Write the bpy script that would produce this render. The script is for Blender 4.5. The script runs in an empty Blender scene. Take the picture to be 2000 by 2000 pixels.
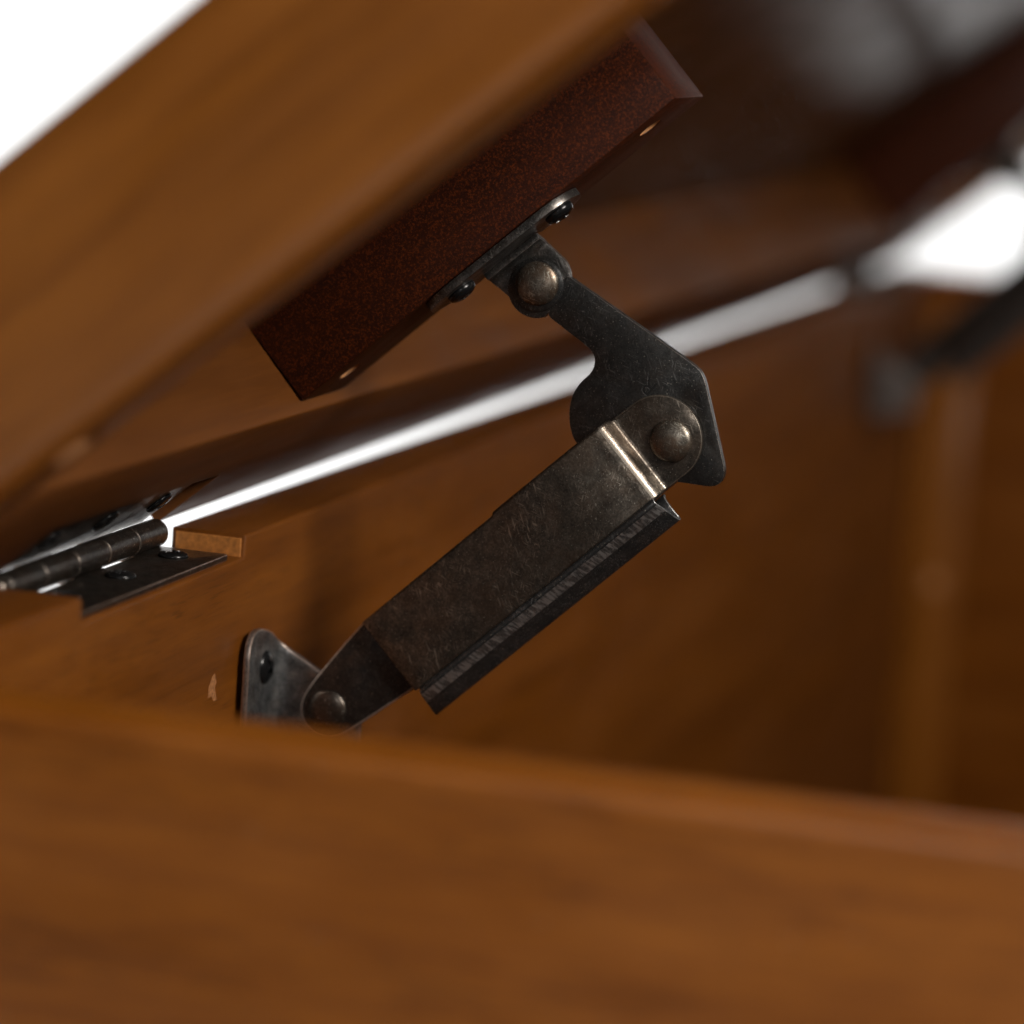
import bpy, bmesh, math, random
from mathutils import Vector, Matrix

random.seed(4)
S = 0.001                                   # everything below is written in millimetres
sc = bpy.context.scene
col = sc.collection
R = math.radians

# ------------------------------------------------------------------ camera
CAM = Vector((-599.8, 235.4, 109.3)) * S
yaw, pit, roll = R(15.4), R(8.9), R(-4.1)
fw = Vector((math.cos(pit) * math.cos(yaw), -math.cos(pit) * math.sin(yaw), -math.sin(pit)))
rt = Vector((math.sin(yaw), math.cos(yaw), 0))
dn = fw.cross(rt)
if dn.z > 0:
    dn = -dn
rt, dn = math.cos(roll) * rt + math.sin(roll) * dn, -math.sin(roll) * rt + math.cos(roll) * dn
# measurements below are taken with X away from the lens, Y to its right and Z up; W() turns
# them into Blender's right-handed axes
MY = -1.0


def W(x, y, z):
    return Vector((x, MY * y, z))


cam_d = bpy.data.cameras.new('camera')
cam = bpy.data.objects.new('camera', cam_d)
col.objects.link(cam)
f_ = Vector((fw.x, MY * fw.y, fw.z))
r_ = Vector((rt.x, MY * rt.y, rt.z))
u_ = -Vector((dn.x, MY * dn.y, dn.z))
m = Matrix((r_, u_, -f_)).transposed().to_4x4()
m.translation = Vector((CAM.x, MY * CAM.y, CAM.z))
cam.matrix_world = m
cam_d.sensor_width = 36
cam_d.lens = 6550 / 2000 * 36
cam_d.clip_start = 0.01
cam_d.clip_end = 50
cam_d.dof.use_dof = True
cam_d.dof.focus_distance = 0.634
cam_d.dof.aperture_fstop = 7.8
cam_d.dof.aperture_blades = 9
sc.camera = cam

# ------------------------------------------------------------------ studio light
world = bpy.data.worlds.new('World')
sc.world = world
world.use_nodes = True
bg = world.node_tree.nodes['Background']
bg.inputs[0].default_value = (0.95, 0.97, 1.0, 1)
bg.inputs[1].default_value = 0.05


def area(name, loc, target, sx, sy, power, colr=(1, 1, 1)):
    d = bpy.data.lights.new(name, 'AREA')
    d.shape = 'RECTANGLE'
    d.size, d.size_y = sx, sy
    d.energy = power
    d.color = colr
    o = bpy.data.objects.new(name, d)
    col.objects.link(o)
    o.location = W(*loc) * S
    v = (W(*target) - W(*loc)).normalized()
    o.rotation_euler = v.to_track_quat('-Z', 'Y').to_euler()
    return o


area('camera_softbox', (-1050, 300, 240), (10, 60, 10), 0.22, 0.22, 1.1, (1.0, 0.96, 0.91))
area('key_softbox', (-480, 960, 690), (40, 70, 10), 0.40, 0.40, 19.0, (1.0, 0.93, 0.84))
area('overhead_softbox', (-520, 170, 1150), (-150, 110, 0), 0.7, 0.7, 8.5, (1.0, 0.95, 0.88))
area('backdrop_lamp', (1500, -350, 1700), (2650, -730, -100), 1.6, 1.0, 70)

sc.view_settings.view_transform = 'Standard'
sc.view_settings.look = 'None'
sc.view_settings.exposure = -0.15
sc.view_settings.gamma = 1.0
sc.view_settings.use_curve_mapping = False
sc.cycles.max_bounces = 5
sc.cycles.diffuse_bounces = 4
sc.cycles.glossy_bounces = 3
sc.cycles.caustics_reflective = False
sc.cycles.caustics_refractive = False
sc.cycles.use_light_tree = False
sc.cycles.adaptive_threshold = 0.03

# ------------------------------------------------------------------ materials


class NT:
    def __init__(s, name):
        s.mat = bpy.data.materials.new(name)
        s.mat.use_nodes = True
        s.t = s.mat.node_tree
        s.b = s.t.nodes['Principled BSDF']

    def n(s, typ, **kw):
        nd = s.t.nodes.new(typ)
        for k, v in kw.items():
            if k in nd.inputs:
                nd.inputs[k].default_value = v
            else:
                setattr(nd, k, v)
        return nd

    def l(s, a, b):
        s.t.links.new(a, b)

    def noise(s, vec, scale, detail=3, rough=0.5, dist=0.0):
        nd = s.n('ShaderNodeTexNoise')
        nd.inputs['Scale'].default_value = scale
        nd.inputs['Detail'].default_value = detail
        nd.inputs['Roughness'].default_value = rough
        nd.inputs['Distortion'].default_value = dist
        s.l(vec, nd.inputs['Vector'])
        return nd.outputs['Fac']

    def ramp(s, fac, stops):
        nd = s.n('ShaderNodeValToRGB')
        cr = nd.color_ramp
        while len(cr.elements) < len(stops):
            cr.elements.new(0.5)
        for e, (p, c) in zip(cr.elements, stops):
            e.position = p
            e.color = c if len(c) == 4 else (*c, 1)
        s.l(fac, nd.inputs[0])
        return nd.outputs[0]

    def mix(s, fac, a, b, mode='MIX'):
        nd = s.n('ShaderNodeMix', data_type='RGBA', blend_type=mode)
        for sock, v in ((nd.inputs[0], fac), (nd.inputs[6], a), (nd.inputs[7], b)):
            if hasattr(v, 'is_output'):
                s.l(v, sock)
            else:
                sock.default_value = v if not isinstance(v, tuple) else (*v, 1)
        return nd.outputs[2]

    def math(s, op, a, b=0.0):
        nd = s.n('ShaderNodeMath', operation=op)
        for sock, v in ((nd.inputs[0], a), (nd.inputs[1], b)):
            if hasattr(v, 'is_output'):
                s.l(v, sock)
            else:
                sock.default_value = v
        return nd.outputs[0]


def G(v):
    return (v, v, v)


def wood(name, dark, mid, light, axis='X', rough=0.33, coat=0.35, blotch=0.32, pores=True, speck=0.0, seed=0.0,
         fine=0.35, soft=1.25):
    t = NT(name)
    tc = t.n('ShaderNodeTexCoord')
    off = t.n('ShaderNodeMapping')
    off.inputs['Location'].default_value = (seed, seed * 0.7, seed * 1.3)
    t.l(tc.outputs['Object'], off.inputs[0])
    base = off.outputs[0]
    mp = t.n('ShaderNodeMapping')
    st = {'X': (0.06, 1, 1), 'Y': (1, 0.06, 1), 'Z': (1, 1, 0.06)}[axis]
    mp.inputs['Scale'].default_value = st
    t.l(base, mp.inputs[0])
    mp3 = t.n('ShaderNodeMapping')
    mp3.inputs['Scale'].default_value = tuple(0.4 if q < 1 else 1 for q in st)
    t.l(base, mp3.inputs[0])
    g = t.noise(mp.outputs[0], 900, 3, 0.65, 0.25)           # fibres
    b = t.noise(mp.outputs[0], 150, 3, 0.6, 0.35)             # broad grain
    bl = t.noise(mp3.outputs[0], 40, 3, 0.6, 0.3)                     # stain blotches
    v = t.math('ADD', t.math('MULTIPLY', g, fine), t.math('MULTIPLY', b, 0.75 - fine * 0.5))
    v = t.math('ADD', v, t.math('MULTIPLY', t.math('SUBTRACT', bl, 0.5), blotch))
    c = t.ramp(v, [(0.46 - 0.24 * soft, dark), (0.46, mid), (0.46 + 0.28 * soft, light)])
    bump_src = g
    if pores:
        mp2 = t.n('ShaderNodeMapping')
        st2 = {'X': (0.035, 1, 1), 'Y': (1, 0.035, 1), 'Z': (1, 1, 0.035)}[axis]
        mp2.inputs['Scale'].default_value = st2
        t.l(base, mp2.inputs[0])
        p = t.noise(mp2.outputs[0], 2900, 2, 0.5)
        pm = t.ramp(p, [(0.36, G(0.0)), (0.43, G(1.0))])
        area_n = t.ramp(t.noise(mp.outputs[0], 60, 2), [(0.40, G(0.0)), (0.55, G(1.0))])
        pf = t.math('MULTIPLY', t.math('SUBTRACT', 1.0, pm), area_n)
        c = t.mix(t.math('MULTIPLY', pf, 0.45), c, tuple(x * 0.35 for x in dark))
    if speck:
        sp = t.noise(base, 2200, 2, 0.8)
        sm = t.ramp(sp, [(0.48, G(0.0)), (0.66, G(1.0))])
        c = t.mix(t.math('MULTIPLY', sm, speck), c, tuple(min(1, x * 2.2) for x in light))
    # fine dust and lint lying in the lacquer
    ds = t.n('ShaderNodeTexVoronoi', Scale=170.0)
    ds.inputs['Randomness'].default_value = 1.0
    t.l(base, ds.inputs['Vector'])
    dm = t.ramp(ds.outputs['Distance'], [(0.022, G(1.0)), (0.045, G(0.0))])
    sel = t.n('ShaderNodeSeparateColor')
    t.l(ds.outputs['Color'], sel.inputs[0])
    keep = t.math('GREATER_THAN', sel.outputs[0], 0.86)
    c = t.mix(t.math('MULTIPLY', t.math('MULTIPLY', dm, keep), 0.45), c, (0.45, 0.36, 0.27))
    t.l(c, t.b.inputs['Base Color'])
    rr = t.ramp(bl, [(0.3, G(rough * 0.8)), (0.7, G(rough * 1.3))])
    t.l(rr, t.b.inputs['Roughness'])
    t.b.inputs['Coat Weight'].default_value = coat
    t.b.inputs['Coat Roughness'].default_value = 0.2
    t.b.inputs['Specular IOR Level'].default_value = 0.25
    bp = t.n('ShaderNodeBump', Strength=0.12, Distance=0.0003)
    t.l(bump_src, bp.inputs['Height'])
    t.l(bp.outputs[0], t.b.inputs['Normal'])
    return t.mat


def metal(name, dark, light, rough=0.36, tint=0.45, scratch=0.5, mott=240, dust=0.5, ticks=False):
    t = NT(name)
    tc = t.n('ShaderNodeTexCoord')
    base = tc.outputs['Object']
    a = t.noise(base, mott, 5, 0.72, 0.4)
    bb = t.noise(base, mott * 9, 2, 0.6)
    v = t.math('ADD', t.math('MULTIPLY', a, 0.62), t.math('MULTIPLY', bb, 0.38))
    c = t.ramp(v, [(0.36, dark), (0.50, tuple(x * 0.65 + y * 0.35 for x, y in zip(dark, light))), (0.64, light)])
    ox = t.ramp(t.noise(base, mott * 0.55, 3, 0.6), [(0.44, G(0.0)), (0.64, G(1.0))])      # brown oxide clouds
    c = t.mix(t.math('MULTIPLY', ox, tint), c, (light[0] * 0.62, light[1] * 0.42, light[2] * 0.30))
    tot = None
    for rot, sc2 in ((66, 3300), (98, 4000), (20, 4400)):                                   # hair scratches
        mp = t.n('ShaderNodeMapping', vector_type='TEXTURE')
        mp.inputs['Rotation'].default_value = (R(rot), 0, 0)
        mp.inputs['Scale'].default_value = (1, 9, 1)
        t.l(base, mp.inputs[0])
        s1 = t.ramp(t.noise(mp.outputs[0], sc2, 0, 0.4), [(0.70, G(0.0)), (0.80, G(1.0))])
        tot = s1 if tot is None else t.math('MAXIMUM', tot, s1)
    gate = t.ramp(t.noise(base, 120, 1), [(0.42, G(0.0)), (0.6, G(1.0))])
    sfac = t.math('MULTIPLY', t.math('MULTIPLY', tot, gate), scratch)
    c = t.mix(sfac, c, tuple(min(0.8, x * 2.6) for x in light))
    if ticks:                                                                               # file marks across the roll
        mp = t.n('ShaderNodeMapping', vector_type='TEXTURE')
        mp.inputs['Rotation'].default_value = (R(46), 0, 0)
        mp.inputs['Scale'].default_value = (6, 6, 1)
        t.l(base, mp.inputs[0])
        s2 = t.ramp(t.noise(mp.outputs[0], 1700, 2, 0.5), [(0.46, G(0.0)), (0.60, G(1.0))])
        c = t.mix(t.math('MULTIPLY', s2, 0.8), c, tuple(min(0.8, x * 1.9) for x in light))
    sm = t.ramp(t.noise(base, 3000, 0, 0.5), [(0.74, G(0.0)), (0.80, G(1.0))])              # specks of dust
    c = t.mix(t.math('MULTIPLY', sm, dust), c, (0.62, 0.58, 0.5))
    t.l(c, t.b.inputs['Base Color'])
    t.b.inputs['Metallic'].default_value = 0.9
    rr = t.ramp(v, [(0.34, G(rough * 1.35)), (0.66, G(rough * 0.8))])
    t.l(rr, t.b.inputs['Roughness'])
    bp = t.n('ShaderNodeBump', Strength=0.35, Distance=0.00005)
    t.l(bb, bp.inputs['Height'])
    t.l(bp.outputs[0], t.b.inputs['Normal'])
    return t.mat


def plain(name, c, rough=0.6, metallic=0.0, nz=0.15, scale=300):
    t = NT(name)
    tc = t.n('ShaderNodeTexCoord')
    v = t.noise(tc.outputs['Object'], scale, 4, 0.6)
    t.l(t.ramp(v, [(0.3, tuple(x * (1 - nz) for x in c)), (0.7, tuple(min(1, x * (1 + nz)) for x in c))]),
        t.b.inputs['Base Color'])
    t.b.inputs['Roughness'].default_value = rough
    t.b.inputs['Metallic'].default_value = metallic
    return t.mat


D1, M1, L1 = (0.046, 0.012, 0.0013), (0.142, 0.041, 0.0030), (0.24, 0.077, 0.0058)
M = {}
M['wood_y'] = wood('stained_wood_side', D1, M1, L1, 'Y', seed=0.31, fine=0.5, soft=1.25, blotch=0.36, coat=0.15, rough=0.4)
M['wood_x'] = wood('stained_wood_back', (0.054, 0.0150, 0.0015), (0.136, 0.0395, 0.0026), (0.215, 0.069, 0.0048), 'X', seed=0.11, coat=0.04, rough=0.5,
                   blotch=0.22)
M['lid_y'] = wood('stained_wood_lid_side', D1, (0.155, 0.049, 0.0042), (0.26, 0.088, 0.008), 'Y', seed=0.77, soft=1.7, pores=False, blotch=0.40, coat=0.12, rough=0.42)
M['lid_x'] = wood('stained_wood_lid_rear', (0.066, 0.019, 0.003), (0.125, 0.039, 0.0055), (0.19, 0.063, 0.009), 'X', seed=1.7,
                  pores=False, fine=0.2, coat=0.0, rough=0.52)
M['panel'] = wood('dark_stained_panel', (0.03, 0.010, 0.002), (0.055, 0.018, 0.003), (0.08, 0.028, 0.005), 'X', seed=2.2,
                  rough=0.36, coat=0.2, pores=False)
M['cleat'] = wood('dark_red_cleat', (0.011, 0.0023, 0.0006), (0.029, 0.0056, 0.0012), (0.070, 0.0140, 0.0025), 'Y', seed=0.5,
                  rough=0.5, coat=0.05, pores=False, speck=0.7, fine=0.3)
M['pale_strip'] = wood('pale_strip_wood', (0.10, 0.032, 0.004), (0.21, 0.070, 0.008), (0.30, 0.105, 0.014), 'Z', seed=0.9)
M['raw'] = plain('bare_wood', (0.44, 0.20, 0.075), 0.75, 0, 0.35, 900)
M['scuff'] = plain('scuffed_stain', (0.30, 0.125, 0.045), 0.6, 0, 0.5, 1500)
M['mortise'] = plain('cut_wood', (0.40, 0.15, 0.03), 0.6, 0, 0.35, 900)
M['bronze'] = metal('antique_bronze', (0.040, 0.034, 0.029), (0.235, 0.205, 0.172), 0.34, scratch=0.5, tint=0.28)
M['bronze_worn'] = metal('antique_bronze_rub_and_highlight', (0.30, 0.26, 0.215), (0.75, 0.67, 0.58), 0.28, tint=0.1, scratch=0.2)  # rubbed ear rim, and the painted highlight on the housing bend
M['gunmetal'] = metal('blackened_steel', (0.034, 0.034, 0.0345), (0.125, 0.124, 0.121), 0.32, scratch=0.45, mott=300, tint=0.25)
M['gunmetal_worn'] = metal('blackened_steel_rubbed_edge', (0.38, 0.33, 0.30), (0.95, 0.86, 0.78), 0.40, scratch=0.2, tint=0.2)
M['channel'] = metal('rubbed_black_steel', (0.035, 0.036, 0.038), (0.14, 0.143, 0.147), 0.45, scratch=0.5, mott=350, tint=0.1)
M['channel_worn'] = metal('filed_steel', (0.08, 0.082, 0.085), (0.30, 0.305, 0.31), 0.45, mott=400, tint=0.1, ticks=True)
M['rivet'] = metal('brassy_rivet', (0.06, 0.052, 0.044), (0.36, 0.32, 0.27), 0.36, mott=480)
M['hinge'] = metal('dark_bronze_hinge', (0.035, 0.030, 0.027), (0.17, 0.145, 0.125), 0.33, scratch=0.3, mott=320, dust=0.9)
M['hinge_worn'] = metal('dark_bronze_hinge_edge', (0.22, 0.15, 0.11), (0.6, 0.42, 0.33), 0.35, tint=0.2)
M['steel'] = metal('grey_steel', (0.07, 0.073, 0.077), (0.58, 0.59, 0.60), 0.32, scratch=0.4, mott=300, tint=0.25)
M['bracket'] = metal('dark_grey_steel', (0.045, 0.045, 0.045), (0.27, 0.266, 0.258), 0.34, scratch=0.4, mott=300, tint=0.2)
M['bracket_worn'] = metal('dark_grey_steel_edge', (0.25, 0.21, 0.19), (0.7, 0.6, 0.54), 0.32, tint=0.2)
M['steel_worn'] = metal('grey_steel_edge', (0.35, 0.27, 0.23), (0.8, 0.66, 0.58), 0.32, tint=0.2)
M['screw'] = plain('black_screw', (0.02, 0.02, 0.021), 0.22, 0.6, 0.2)
M['black'] = plain('stamped_groove', (0.012, 0.012, 0.012), 0.5, 0.3)
M['paper'] = plain('white_paper', (0.86, 0.86, 0.86), 0.9, 0, 0.01, 5)

# ------------------------------------------------------------------ mesh helpers


def finish(name, bm, mat, parent=None, sharp=35, smooth=True, world_mm=True):
    """One mesh object; the coordinates are mm in the parent thing's frame of reference."""
    me = bpy.data.meshes.new(name)
    if world_mm:
        org = ORG.get(root_of(parent), Vector((0, 0, 0))) if parent else Vector((0, 0, 0))
        for v in bm.verts:
            v.co = W(*(v.co - org)) * S
    else:
        for v in bm.verts:
            v.co = W(*v.co) * S
    bmesh.ops.recalc_face_normals(bm, faces=bm.faces)
    bm.to_mesh(me)
    bm.free()
    if smooth:
        for p in me.polygons:
            p.use_smooth = True
        me.set_sharp_from_angle(angle=R(sharp))
    me.materials.append(M[mat])
    if mat + '_worn' in M:
        me.materials.append(M[mat + '_worn'])
    o = bpy.data.objects.new(name, me)
    col.objects.link(o)
    if parent:
        o.parent = parent
    return o


ORG = {}


def root_of(o):
    while o.parent:
        o = o.parent
    return o.name


def thing(name, label, cat, org, group=None, rot=0.0):
    o = bpy.data.objects.new(name, None)
    col.objects.link(o)
    o.empty_display_size = 0.02
    o.location = W(*org) * S
    o.rotation_euler.x = MY * rot
    o['label'] = label
    o['category'] = cat
    if group:
        o['group'] = group
    ORG[o.name] = Vector(org) if not rot else Vector((0, 0, 0))
    return o


def box(lo, hi, bev=0.0, seg=3):
    bm = bmesh.new()
    vs = [bm.verts.new((x, y, z)) for x in (lo[0], hi[0]) for y in (lo[1], hi[1]) for z in (lo[2], hi[2])]
    for f in ((0, 1, 3, 2), (4, 6, 7, 5), (0, 4, 5, 1), (2, 3, 7, 6), (0, 2, 6, 4), (1, 5, 7, 3)):
        bm.faces.new([vs[i] for i in f])
    if bev:
        bmesh.ops.bevel(bm, geom=list(bm.edges), offset=bev, segments=seg, affect='EDGES', profile=0.5)
    return bm


def fillet(pts, rad, n=4):
    out = []
    N_ = len(pts)
    for i in range(N_):
        p = Vector(pts[i])
        a = Vector(pts[i - 1])
        b = Vector(pts[(i + 1) % N_])
        r = rad[i] if isinstance(rad, (list, tuple)) else rad
        if r <= 0:
            out.append(p)
            continue
        da, db = (a - p), (b - p)
        ra, rb = min(r, da.length * 0.45), min(r, db.length * 0.45)
        p0, p1 = p + da.normalized() * ra, p + db.normalized() * rb
        for k in range(n + 1):
            u = k / n
            out.append((1 - u) ** 2 * p0 + 2 * u * (1 - u) * p + u * u * p1)
    return out


def plate(loops, w0, w1, bev=0.25, seg=2, axis='X'):
    """Flat plate from closed 2D loops (first is the outline, others are holes) between w0 and w1."""
    bm = bmesh.new()
    edges = []
    for lp in loops:
        vs = []
        for p in lp:
            co = {'X': (w0, p[0], p[1]), 'Y': (p[0], w0, p[1]), 'Z': (p[0], p[1], w0)}[axis]
            vs.append(bm.verts.new(co))
        edges += [bm.edges.new((vs[i], vs[(i + 1) % len(vs)])) for i in range(len(vs))]
    if len(loops) == 1:
        bm.faces.new(vs)
    else:
        bmesh.ops.triangle_fill(bm, use_beauty=True, use_dissolve=False, edges=edges)
    d = w1 - w0
    vec = {'X': (d, 0, 0), 'Y': (0, d, 0), 'Z': (0, 0, d)}[axis]
    old = list(bm.faces)
    r = bmesh.ops.extrude_face_region(bm, geom=old, use_keep_orig=True)
    bmesh.ops.translate(bm, verts=[g for g in r['geom'] if isinstance(g, bmesh.types.BMVert)], vec=vec)
    bmesh.ops.recalc_face_normals(bm, faces=bm.faces)
    if bev:
        es = [e for e in bm.edges if len(e.link_faces) == 2 and e.calc_face_angle(0) > 1.2
              and abs((e.verts[0].co - e.verts[1].co).normalized().dot(Vector(vec).normalized())) < 0.5]
        bmesh.ops.bevel(bm, geom=es, offset=bev, segments=seg, affect='EDGES', profile=0.5, clamp_overlap=True, material=1)
    return bm


def circle(cy, cz, r, n=40, rev=False):
    pts = [Vector((cy + r * math.cos(2 * math.pi * i / n), cz + r * math.sin(2 * math.pi * i / n))) for i in range(n)]
    return pts[::-1] if rev else pts


def frame_from(axis_vec):
    a = Vector(axis_vec).normalized()
    t = Vector((0, 0, 1)) if abs(a.z) < 0.9 else Vector((0, 1, 0))
    u = a.cross(t).normalized()
    return a, u, a.cross(u)


def lathe(prof, c, axis_vec, n=40, cap=True, depth=None):
    """prof: (radius, height) pairs along axis_vec from c; depth(u,v,r) sinks the surface (recesses)."""
    a, u, v = frame_from(axis_vec)
    c = Vector(c)
    bm = bmesh.new()
    rings = []
    for r, h in prof:
        if r < 1e-6:
            hh = h - (depth(0, 0) if depth else 0)
            rings.append([bm.verts.new(c + a * hh)])
        else:
            ring = []
            for i in range(n):
                q = 2 * math.pi * i / n
                x, y = r * math.cos(q), r * math.sin(q)
                hh = h - (depth(x, y) if depth and h > 0 else 0)
                ring.append(bm.verts.new(c + a * hh + u * x + v * y))
            rings.append(ring)
    for r0, r1 in zip(rings, rings[1:]):
        for i in range(n):
            j = (i + 1) % n
            q = [r0[i % len(r0)], r0[j % len(r0)], r1[j % len(r1)], r1[i % len(r1)]]
            q = list(dict.fromkeys(q))
            if len(q) > 2:
                bm.faces.new(q)
    for ring in (rings[0], rings[-1]):
        if cap and len(ring) > 2:
            bm.faces.new(ring)
    return bm


def rivet(name, c, axis, r, h, parent, mat='rivet'):
    prof = [(r, -0.3), (r, 0.25)]
    for k in range(1, 13):
        q = math.pi / 2 * k / 12
        prof.append((r * math.cos(q) if k < 12 else 0, 0.25 + h * math.sin(q)))
    return finish(name, lathe(prof, c, axis, 56, cap=False), mat, parent, 60)


def screw(c, axis, r, h, parent, turn=0.4):
    ct, st = math.cos(turn), math.sin(turn)

    def dep(x, y):
        X, Y = x * ct + y * st, -x * st + y * ct
        if math.hypot(X, Y) < r * 0.62 and (abs(X) < r * 0.15 or abs(Y) < r * 0.15):
            return h * 0.55
        return 0
    prof = [(r * 0.96, -0.2), (r, 0.12 * h), (r, 0.3 * h)]
    for k in range(1, 17):
        q = math.pi / 2 * k / 16
        rr = r * (1 - k / 16.0)
        prof.append((rr if k < 16 else 0, h * (0.3 + 0.7 * math.sqrt(max(0, 1 - (rr / r) ** 2.4)))))
    return finish('screw', lathe(prof, c, axis, 64, cap=False, depth=dep), 'screw', parent, 40)


def grid_sheet(rows, thick, normal_out=None):
    """rows of 3D points -> sheet thickened along averaged normals."""
    bm = bmesh.new()
    g = [[bm.verts.new(p) for p in row] for row in rows]
    for a, b in zip(g, g[1:]):
        for i in range(len(a) - 1):
            bm.faces.new((a[i], a[i + 1], b[i + 1], b[i]))
    bmesh.ops.recalc_face_normals(bm, faces=bm.faces)
    bmesh.ops.solidify(bm, geom=list(bm.faces), thickness=thick)
    es = [e for e in bm.edges if len(e.link_faces) == 2 and e.calc_face_angle(0) > 1.2]
    bmesh.ops.bevel(bm, geom=es, offset=abs(thick) * 0.25, segments=2, affect='EDGES', profile=0.5, clamp_overlap=True,
                    material=1)
    return bm


# ------------------------------------------------------------------ studio backdrop
X0, XMID = -155.0, 361.0                       # chest end plane and its plane of symmetry
XF = 2 * XMID - X0                             # far end of the chest
FLOOR = -306.0
prof = [(2800, 2600), (2800, FLOOR + 500)]
for k in range(1, 13):
    q = math.pi / 2 * k / 12
    prof.append((2300 + 500 * math.cos(q), FLOOR + 500 - 500 * math.sin(q)))
prof += [(-1200, FLOOR)]
bm = bmesh.new()
hx, hy = math.cos(R(15.4)), -math.sin(R(15.4))      # the paper hangs square to the view
rows = [[bm.verts.new((hx * q - hy * w, hy * q + hx * w, z)) for (q, z) in prof] for w in (-2600, 2600)]
for i in range(len(prof) - 1):
    bm.faces.new((rows[0][i], rows[0][i + 1], rows[1][i + 1], rows[1][i]))
bd = finish('backdrop', bm, 'paper')
bd['kind'] = 'structure'
bd['label'] = 'plain white seamless paper backdrop behind the chest'

# ------------------------------------------------------------------ chest
DEPTH, BOT = 420.0, -300.0
chest = thing('wooden_chest', 'open brown stained wooden chest with its near side wall filling the bottom', 'chest',
              (XMID, DEPTH / 2, BOT))

MORT = 3.7
hx0, hx1 = -75.0, 4.5
fx0, fx1 = 2 * XMID - hx1, 2 * XMID - hx0
WT = 0.7                                       # top of the back wall
out = [(X0 + 18.2, BOT + 8), (X0 + 18.2, WT), (hx0, WT), (hx0, -MORT), (hx1, -MORT), (hx1, WT), (fx0, WT), (fx0, -MORT),
       (fx1, -MORT), (fx1, WT), (XF - 18.2, WT), (XF - 18.2, BOT + 8)]
bm = plate([[Vector(p) for p in out]], 0.5, 16.0, bev=0.8, seg=3, axis='Y')
bw = finish('back_wall', bm, 'wood_x', chest, 40)
# bare cut wood at the mortise ends and floor
finish('mortise_end', box((hx1 - 0.28, 1.5, -MORT - 0.1), (hx1 + 0.10, 15.1, -0.05), 0.1, 1), 'mortise', bw)
finish('mortise_end', box((fx0 - 0.10, 1.5, -MORT - 0.1), (fx0 + 0.28, 15.1, -0.05), 0.1, 1), 'mortise', bw)
# pale scuff in the stain beside the stay's wall bracket
sp = [(-8.6, -24.3), (-7.3, -26.3), (-8.1, -27.3), (-6.7, -29.9), (-8.5, -29.8), (-9.7, -28.6), (-11.6, -28.7), (-11.4, -26.6),
      (-9.8, -24.8)]
bm = plate([[Vector(p) for p in sp]], 15.95, 16.03, bev=0, axis='Y')
finish('scuff_mark', bm, 'scuff', bw)

near_top = -1.0
for (a, b) in ((X0, X0 + 18), (XF - 18, XF)):
    finish('side_wall', box((a, -0.4, BOT), (b, DEPTH, near_top), 2.6, 4), 'wood_y', chest, 40)
finish('front_wall', box((X0 + 18.2, DEPTH - 18, BOT + 8), (XF - 18.2, DEPTH, near_top), 2.0, 3), 'wood_x', chest, 40)
finish('floor_board', box((X0 + 18.4, 16.2, BOT), (XF - 18.4, DEPTH - 18.2, BOT + 8), 0), 'wood_x', chest, 40)
bt = finish('corner_strip', box((XF - 18 - 9, 16.3, BOT + 9), (XF - 18.1, 40, -14), 1.5, 2), 'pale_strip', chest, 40)  # paler upright strip against the far wall, next to the back wall
finish('screw_plug', lathe([(3.6, -0.4), (3.6, 0.25), (3.0, 0.4), (0, 0.45)], (XF - 27, 30, -136), (-1, 0, 0), 24), 'raw', bt)

# ------------------------------------------------------------------ lid (local y runs from the hinge to the lid front)
TH = R(40.9)
lid = thing('chest_lid', 'propped open brown lid of the chest with a framed underside', 'lid', (0, 0, 0), rot=TH)
LB, LU, LT = 2.5, 35.0, 42.0                   # frame underside, panel underside, top (heights above the hinge plane)
LX0, LX1 = X0 + 12, XF - 12
RR = 36.0
LEN = 425.0
mu = 5.4                                       # upper hinge leaf lies this high: shallow mortise


def cut(bm, lo=None, hi=None, tool=None):
    """take a pocket out of a mesh (hinge mortises, screw holes)"""
    a, b = bpy.data.meshes.new('a'), bpy.data.meshes.new('b')
    bmesh.ops.recalc_face_normals(bm, faces=bm.faces)
    bm.to_mesh(a)
    k = tool or box(lo, hi)
    bmesh.ops.recalc_face_normals(k, faces=k.faces)
    k.to_mesh(b)
    k.free()
    oa, ob = bpy.data.objects.new('a', a), bpy.data.objects.new('b', b)
    col.objects.link(oa)
    col.objects.link(ob)
    md = oa.modifiers.new('cut', 'BOOLEAN')
    md.operation, md.object, md.solver = 'DIFFERENCE', ob, 'EXACT'
    dg = bpy.context.evaluated_depsgraph_get()
    me = bpy.data.meshes.new_from_object(oa.evaluated_get(dg))
    bm.clear()
    bm.from_mesh(me)
    for o in (oa, ob):
        bpy.data.objects.remove(o)
    for q in (a, b, me):
        bpy.data.meshes.remove(q)
    return bm


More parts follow.
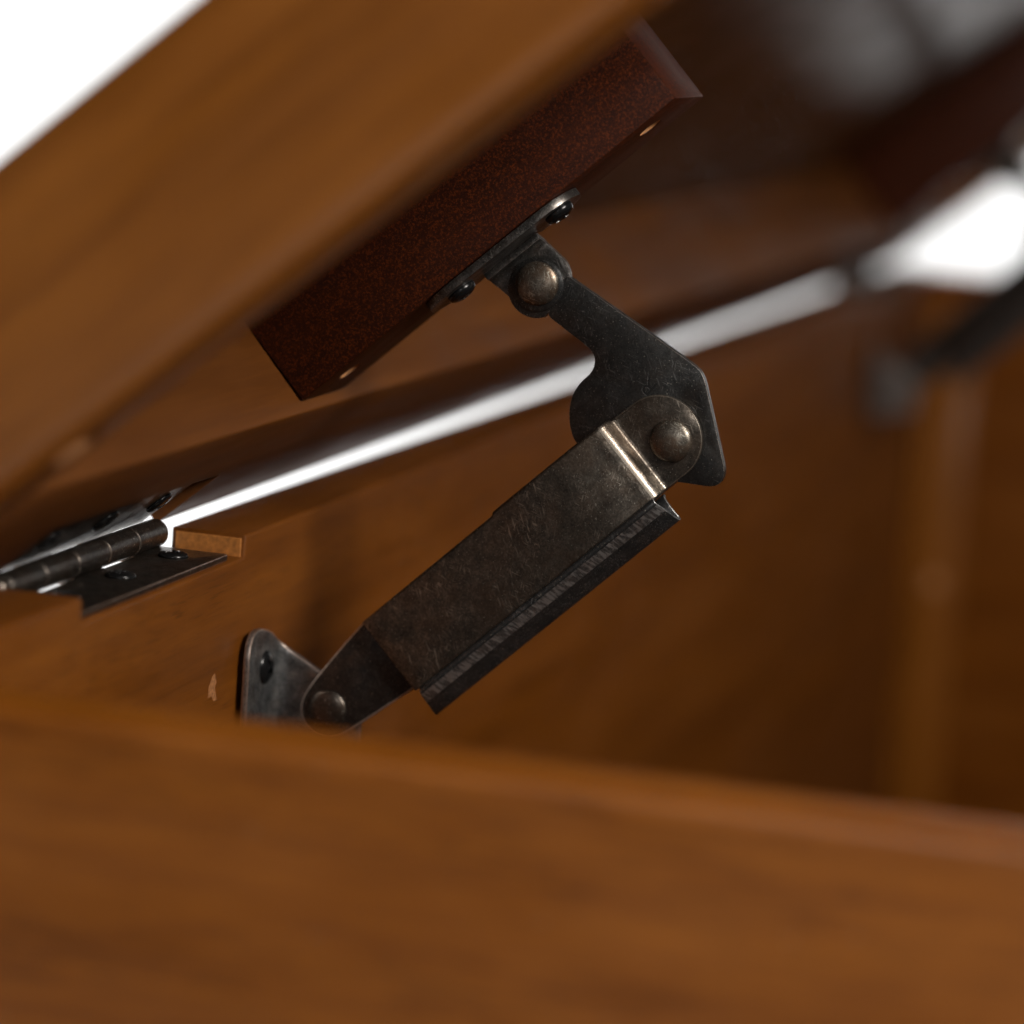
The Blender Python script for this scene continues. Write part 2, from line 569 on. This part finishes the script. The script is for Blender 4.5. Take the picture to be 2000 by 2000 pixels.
bm = box((LX0 + 24.1, -1.5, LB), (LX1 - 24.1, RR, LU), 0.7, 3)
cut(bm, (hx0, -5, 0), (hx1, 15.4, mu))
cut(bm, (fx0, -5, 0), (fx1, 15.4, mu))
finish('rear_rail', bm, 'lid_x', lid, 40)
finish('front_rail', box((LX0 + 24.1, LEN - RR, LB), (LX1 - 24.1, LEN - 0.6, LU), 1.2), 'lid_x', lid, 40)
rails = []
for a, b in ((LX0, LX0 + 24), (LX1 - 24, LX1)):
    rails.append(finish('side_rail', box((a, -0.4, LB), (b, LEN, LT), 3.4, 5), 'lid_y', lid, 40))
finish('top_panel', box((LX0 + 24.1, -0.2, LU + 0.05), (LX1 - 24.1, LEN - 0.2, LT - 0.2), 1.0, 3), 'lid_y', lid, 40)
finish('inner_panel', box((LX0 + 24.3, RR + 0.1, LU - 1.0), (LX1 - 24.3, LEN - RR - 0.1, LU + 0.03), 0), 'panel', lid, 40)
for dd, xx in ((49.4, LX0 + 13), (16.2, LX0 + 17)):
    finish('screw_plug', lathe([(3.4, -0.5), (3.4, 0.15), (2.9, 0.3), (0, 0.35)], (xx, dd, LB), (0, 0, -1), 24), 'raw', rails[0])


def local_lid(y, z):                            # world mm -> lid frame
    return (y * math.cos(TH) + z * math.sin(TH), -y * math.sin(TH) + z * math.cos(TH))


# cleats that carry the stays: they sit a hair askew under the panel
CO = Vector((23.5, 26.5))
dY, dZ = 0.736, 0.677
CD, CN = Vector((dY, dZ)), Vector((dZ, -dY))    # along the cleat, out of its underside


def cw(d, n):
    p = CO + CD * d + CN * n
    return (p.x, p.y)


for mir in (False, True):
    q = [local_lid(*cw(d, n)) for d, n in ((1.5, 0), (95.2, 0), (95.2, -31.5), (1.5, -31.5))]
    q[2] = (q[2][0], LU - 1.05)
    q[3] = (q[3][0], LU - 1.05)
    x0, x1 = (8, 32)
    if mir:
        x0, x1 = 2 * XMID - 32, 2 * XMID - 8
    bm = plate([[Vector(p) for p in q]], x0, x1, bev=0, axis='X')
    bmesh.ops.bevel(bm, geom=list(bm.edges), offset=0.45, segments=2, affect='EDGES', profile=0.5)
    nrm = Vector((0, *local_lid(CN.x, CN.y)))
    spots = [((x0 + x1) / 2 - 2, *local_lid(*cw(d, 0))) for d in (9.5, 86.0)]
    for c in spots:
        cut(bm, tool=lathe([(2.5, -4.0), (2.5, 1.0)], c, nrm, 26))
    cl = finish('cleat', bm, 'cleat', lid, 30)
    for c in spots:
        finish('screw_hole', lathe([(2.47, -0.12), (2.2, -0.9), (1.3, -2.6), (0, -2.9)], c, nrm, 26, cap=False), 'raw', cl)

# ------------------------------------------------------------------ lid stay
A = Vector((0.72, 0.694)).normalized()          # long axis of the housing
NN = Vector((A.y, -A.x))                        # across it, towards the lower right
FX, EX = 12.0, 17.0                             # planes of the housing face and of its ear


def ta(t, a):
    return A * t + NN * a


def make_stay(mark=True, label='', group=''):
    st = thing('lid_stay', label, 'lid stay', (20, 16, -34), group)
    # link arm
    arm = [(69.16, 47.46), (78.14, 41.92), (79.3, 40.21), (79.11, 38.2), (78.2, 36.78), (76.6, 35.29), (75.25, 32.82),
           (74.79, 29.77), (75.22, 26.47), (76.47, 23.59), (83.2, 20.0), (91.91, 18.23), (98.35, 18.2), (104.9, 17.9),
           (106.4, 20.6), (100.4, 39.6), (97.13, 41.64), (89.72, 45.86), (72.3, 55.6)]
    rad = [1, 2, 1.2, 1, 1, 1.5, 1.5, 1.5, 1.5, 1.5, 3, 3, 2, 2.2, 2.0, 2.6, 2.0, 4, 1.0]
    pts = fillet(arm, rad)
    # round head about the upper rivet
    cx, cz, hr = 66.6, 52.4, 5.7
    head = [Vector((cx + hr * math.cos(R(a)), cz + hr * math.sin(R(a)))) for a in range(42, 298, 8)]
    hole = circle(98.0, 31.2, 1.9, 20)
    la = finish('link_arm', plate([pts + head, hole], 19.0, 21.0, 0.42, 3), 'gunmetal', st, 40)
    if mark:
        cu = bpy.data.curves.new('mark', 'FONT')
        cu.body = 'R'
        cu.size = 4.6
        cu.extrude = 0.02
        tmp = bpy.data.objects.new('mark', cu)
        col.objects.link(tmp)
        dg = bpy.context.evaluated_depsgraph_get()
        me = bpy.data.meshes.new_from_object(tmp.evaluated_get(dg))
        bpy.data.objects.remove(tmp)
        bm = bmesh.new()
        bm.from_mesh(me)
        bpy.data.meshes.remove(me)
        an = R(144)
        for v in bm.verts:
            x, y = v.co.x - 1.5, v.co.y - 1.6
            X, Y = x * math.cos(an) - y * math.sin(an), x * math.sin(an) + y * math.cos(an)
            v.co = Vector((18.985 + v.co.z, 90.0 + X, 35.9 + Y))
        rim = bm.copy()                          # paler offset copy, painting the lit edge of the stamped strokes
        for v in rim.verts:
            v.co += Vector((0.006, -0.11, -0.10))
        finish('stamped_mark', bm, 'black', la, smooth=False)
        finish('stamped_lit_edge', rim, 'steel', la, smooth=False)
    # housing: one folded shell, full depth along the body, a flat ear past the bend
    ac, hw = 45.75, 8.55
    secs = []
    ts = [16.9, 17.0, 17.3, 20, 30, 40, 50, 51.2, 51.9, 60, 66, 69, 71.5, 73.5, 75.0]
    for t in ts:
        lo = 37.35 if t < 51.5 else 36.85
        sh = 0.25 if t == 16.9 else 0.0
        secs.append((t, lo + sh, 54.35 - sh, FX + (0.35 if t == 16.9 else 0.08 if t == 17.0 else 0)
                     + (0.007 * max(0.0, t - 64.0) ** 2), 21.0))
    for k in range(0, 9):                        # convex bend
        q = math.pi / 2 * k / 8 * 0.92
        secs.append((76.6 + 3.1 * math.sin(q), 36.95, 54.35, FX + 1.1 + 2.0 * (1 - math.cos(q)), 20.8 if k < 4 else 18.8))
    for k in range(0, 7):                        # concave bend into the ear
        q = math.pi / 2 * (1 - k / 6) * 0.92
        secs.append((81.2 - 1.0 * math.sin(q), 37.3, 54.2, EX - 1.0 * (1 - math.cos(q)), 18.8))
    secs.append((83.5, 37.4, 54.2, EX, 18.8))
    t1, rr, cc, w = 85.6, 8.2, 45.85, 8.4
    for k in range(0, 15):
        q = math.pi / 2 * k / 14 * 0.985
        ww = w * math.cos(q)
        secs.append((t1 + rr * math.sin(q), cc - ww, cc + ww, EX, 18.8))
    bm = bmesh.new()
    rings = []
    for (t, a0, a1, xf, xb) in secs:
        r0 = min(0.75, (a1 - a0) * 0.3, (xb - xf) * 0.32)
        pr = fillet([Vector((a0, xf)), Vector((a1, xf)), Vector((a1, xb)), Vector((a0, xb))],
                    [r0, min(0.4, r0), r0, r0], 4)
        ring = []
        for p in pr:
            q = ta(t, p.x)
            ring.append(bm.verts.new((p.y, q.x, q.y)))
        rings.append(ring)
    for a_, b_ in zip(rings, rings[1:]):
        n_ = len(a_)
        for i in range(n_):
            bm.faces.new((a_[i], a_[(i + 1) % n_], b_[(i + 1) % n_], b_[i]))
    bm.faces.new(rings[0])
    bm.faces.new(rings[-1])
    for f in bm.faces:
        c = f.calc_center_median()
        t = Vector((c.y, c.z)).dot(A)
        if (78.0 < t < 79.3 and c.x < 13.9) or (t > 81.5 and EX + 0.02 < c.x < EX + 0.45):  # paler bend faces paint its highlight; the ear rim is rubbed
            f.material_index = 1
    ho = finish('housing', bm, 'bronze', st, 38)
    # rolled channel along the lower edge
    ctl = [(-1.1, 13.0), (-0.5, 12.55), (0.2, 12.6), (0.9, 13.3), (2.2, 14.9), (3.5, 16.5), (4.6, 17.9), (5.15, 19.0),
           (5.0, 19.9), (4.3, 20.2), (3.2, 20.0), (1.6, 20.0), (0.2, 20.6), (-0.3, 22.0)]
    pf = []
    for i in range(len(ctl) - 1):
        p0, p1, p2, p3 = [Vector(ctl[max(0, min(len(ctl) - 1, i + o))]) for o in (-1, 0, 1, 2)]
        for k in range(3):
            u = k / 3
            pf.append(0.5 * (2 * p1 + (p2 - p0) * u + (2 * p0 - 5 * p1 + 4 * p2 - p3) * u * u
                             + (3 * p1 - p0 - 3 * p2 + p3) * u ** 3))
    pf.append(Vector(ctl[-1]))
    rows = []
    for i in range(0, 13):
        t = 17.4 + (78.4 - 17.4) * i / 12
        row = []
        for a, x in pf:
            q = ta(t - (0.5 * a if i == 0 else 0), 55.15 + a)
            row.append(Vector((x, q.x, q.y)))
        rows.append(row)
    bm = grid_sheet(rows, 0.55)
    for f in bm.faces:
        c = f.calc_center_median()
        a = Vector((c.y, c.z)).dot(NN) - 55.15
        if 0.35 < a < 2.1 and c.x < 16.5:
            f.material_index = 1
    finish('edge_channel', bm, 'channel', ho, 50)
    # rear plate with the matching ear
    rp = [ta(17.5, 37.6), ta(85.6, 37.4)] + [ta(85.6 + 8.2 * math.sin(R(q)), 45.85 - 8.4 * math.cos(R(q))) for q in
                                            range(10, 171, 10)] + [ta(85.6, 54.2), ta(17.5, 54.2)]
    finish('rear_plate', plate([rp], 21.35, 22.7, 0.3, 2), 'gunmetal', st, 40)
    # lower link
    lk = [(42, -11.5), (37.6, -15.5), (33.3, -21.1), (28.5, -27.8), (26.1, -31.7), (25.6, -34.5), (26.6, -37.3), (29, -39.3),
          (32, -39.8), (34.5, -38.9), (36.5, -37.4), (48.3, -28.0), (52, -24)]
    finish('lower_link', plate([fillet(lk, 1.2)], 14.6, 18.2, 0.4, 3), 'gunmetal', st, 40)
    # rivets
    rivet('rivet', (18.75, 66.81, 53.41), (-1, 0, 0), 4.25, 1.55, st)
    rivet('rivet', (16.95, 95.75, 26.2), (-1, 0, 0), 4.15, 1.55, st)
    rivet('rivet', (14.55, 31.5, -33.8), (-1, 0, 0), 3.9, 1.0, st, 'hinge')
    finish('washer', lathe([(5.25, 0), (5.25, 0.2), (4.95, 0.32), (3, 0.32)], (19.0, 66.75, 53.2), (-1, 0, 0), 48), 'gunmetal',
           st, 50)
    # lid bracket: foot under the cleat, bent down into a rounded tab
    rows = []
    nD = 40
    d0, d1 = 31.0, 68.2
    for i in range(nD + 1):
        d = d0 + (d1 - d0) * i / nD
        # near edge of the foot (rounded ends)
        xa = 7.2
        for (c_, s_) in ((d0 + 8, -1), (d1 - 8, 1)):
            if (d - c_) * s_ > 0:
                u = min(1.0, abs(d - c_) / 8.001)
                xa = 15.2 - 8.0 * math.sqrt(max(0.0, 1 - u * u))
        tab = 42.8 <= d <= 56.0
        row = []
        if True:
            xe = 18.3 if tab else 23.0
            if not tab:
                for (c_, s_) in ((d0 + 8, -1), (d1 - 8, 1)):
                    if (d - c_) * s_ > 0:
                        u = min(1.0, abs(d - c_) / 8.001)
                        xe = 15.2 + 7.8 * math.sqrt(max(0.0, 1 - u * u))
        for k in range(13):
            x = xa + (xe - xa) * k / 12
            p = cw(d, 1.75)
            row.append(Vector((x, p[0], p[1])))
        rows.append(row)
    lb = finish('lid_bracket', grid_sheet(rows, -1.5), 'bracket', st, 40)
    rows = []
    for k in range(0, 22):
        # profile from the foot round a fillet down the tab
        if k < 8:
            q = math.pi / 2 * k / 7
            x, n = 21.2 - 3.2 + 3.2 * math.sin(q), 1.75 + 3.2 - 3.2 * math.cos(q)
        else:
            x, n = 21.2, 4.95 + (15.1 - 4.95) * (k - 7) / 14
        row = []
        cen, rad_ = 50.2, 6.1
        lo, hi = 42.8, 56.0
        if n > 4.0:
            f_n = min(1.0, (n - 4.0) / 5.0)
            lo, hi = 42.8 + 1.2 * f_n, 56.0 + 0.9 * f_n
        if n > 9.0:
            w = math.sqrt(max(0.0, 1 - ((n - 9.0) / 6.15) ** 2))
            mid = (lo + hi) / 2
            lo, hi = mid - (mid - lo) * w, mid + (hi - mid) * w
        for j in range(13):
            p = cw(lo + (hi - lo) * j / 12, n)
            row.append(Vector((x, p[0], p[1])))
        rows.append(row)
    finish('tab', grid_sheet(rows, 1.4), 'bracket', lb, 40)
    for d in (38.6, 63.2):
        screw((13.5, *cw(d, 1.75)), (0, CN.x, CN.y), 3.0, 1.9, lb, 0.3 + d)
    # wall bracket: foot on the back wall, fillet, tab that carries the lower rivet
    prof2 = [(3.0, 17.4, -23.5), (3.4, 17.4, -21.2), (4.2, 17.4, -19.6), (5.6, 17.4, -18.5), (7.5, 17.4, -18.2),
             (10.5, 17.4, -18.5), (13.5, 17.4, -19.3), (16.3, 17.4, -20.3)]
    for k in range(1, 8):
        q = math.pi / 2 * k / 7
        prof2.append((16.3 + 4.0 * math.sin(q), 21.4 - 4.0 * math.cos(q), -20.3 - 3.6 * k / 7))
    prof2 += [(20.3, 24, -25.2), (20.3, 27, -26.8), (20.3, 30, -28.4), (20.3, 33, -30.2), (20.3, 35.5, -32.2), (20.3, 37, -34.8)]
    rows = []
    for i in range(0, 15):
        u = i / 14
        rows.append([Vector((x, y, zt + (zb - zt) * u)) for (x, y, zt) in prof2
                     for zb in [(-47 - 0.35 * (zt + 18.2) * -1 + (0 if y < 21.5 else (y - 21.4) * 0.45))]])
    wb = finish('wall_bracket', grid_sheet(rows, 1.35), 'steel', st, 40)
    screw((12.6, 17.4, -26.6), (0, 1, 0), 3.6, 2.6, wb, 0.9)
    return st


def mirror_copy(o, parent=None):
    c = o.copy()
    col.objects.link(c)
    c.parent = parent
    for ch in o.children:
        if ch.name.startswith('stamped'):
            continue
        mirror_copy(ch, c)
    return c


GS = 'folding stays that hold the lid up'
stay = make_stay(True, 'sharp dark bronze folding lid stay in the middle, riveted arm and housing', GS)
far = mirror_copy(stay)
far.location.x = (2 * XMID - 20) * S
far.scale.x = -1
far['label'] = 'blurred far lid stay at the right edge of the picture'

# ------------------------------------------------------------------ butt hinges


def make_hinge(label, group):
    h = thing('butt_hinge', label, 'hinge', (-36, 0, -3), group)
    z0, z1 = -3.7, -2.4
    kn = [(-1.0, -15.3), (-15.6, -29.6), (-29.9, -43.9), (-44.2, -58.4), (-58.7, -73.0)]
    yb, yn = -2.6, 1.0
    x = [(-72.8, 14.6), (-1.2, 14.6)]
    poly = [(-73, 14.6), (-73, yb), (-58.6, yb), (-58.6, yn), (-44.0, yn), (-44.0, yb), (-30.0, yb), (-30.0, yn), (-15.5, yn),
            (-15.5, yb), (-1.0, yb), (-1.0, 14.6)]
    rad = [1.2, 0, 0, 0, 0, 0, 0, 0, 0, 0, 0, 0.8]
    lo = finish('lower_leaf', plate([fillet(poly, rad)], z0, z1, 0.22, 2, axis='Z'), 'hinge', h, 40)
    for sx in (-10.5, -36.5, -62.0):
        screw((sx, 7.0, z1), (0, 0, 1), 2.9, 1.1, lo, 0.3 + sx)
    # upper leaf lies in the lid mortise
    yu = -1.6
    poly = [(-73, 14.6), (-73, yu), (-58.6, yu), (-58.6, yb), (-44.0, yb), (-44.0, yu), (-30.0, yu), (-30.0, yb), (-15.5, yb),
            (-15.5, yu), (-1.0, yu), (-1.0, 14.6)]
    bm = plate([fillet(poly, rad)], 3.7, 5.0, 0.22, 2, axis='Z')
    ct, st = math.cos(TH), math.sin(TH)
    for v in bm.verts:
        v.co = Vector((v.co.x, v.co.y * ct - v.co.z * st, v.co.y * st + v.co.z * ct))
    up = finish('upper_leaf', bm, 'hinge', h, 40)
    for sx in (-10.5, -36.5, -62.0):
        c = (sx, 7.6 * ct - 3.7 * st, 7.6 * st + 3.7 * ct)
        screw(c, (0, st, -ct), 2.9, 1.1, up, 0.9 + sx)
    for i, (a, b) in enumerate(kn):
        L = a - b
        pr = [(2.1, 0), (2.55, 0.08), (2.75, 0.3), (2.75, L - 0.3), (2.55, L - 0.08), (2.1, L)]
        finish('knuckle', lathe(pr, (b, -0.6, 0.1), (1, 0, 0), 40), 'hinge', h, 40)
    finish('pin', lathe([(1.5, 0), (1.5, 73.5)], (-73.4, -0.6, 0.1), (1, 0, 0), 20), 'hinge', h, 40)
    pr = [(1.5, 0.0), (2.5, 0.3), (2.7, 1.0), (2.4, 2.0), (1.7, 2.6), (1.75, 3.1), (1.9, 3.8), (1.4, 4.8), (0.7, 5.3), (0, 5.45)]
    finish('finial', lathe(pr, (-73.1, -0.6, 0.1), (-1, 0, 0), 32, cap=False), 'hinge', h, 50)
    return h


GH = 'butt hinges along the back wall'
hinge = make_hinge('dark metal butt hinge let into the back wall at the left edge', GH)
fh = mirror_copy(hinge)
fh.location.x = (2 * XMID + 36) * S
fh.scale.x = -1
fh['label'] = 'blurred far hinge crossing the white gap at the right'
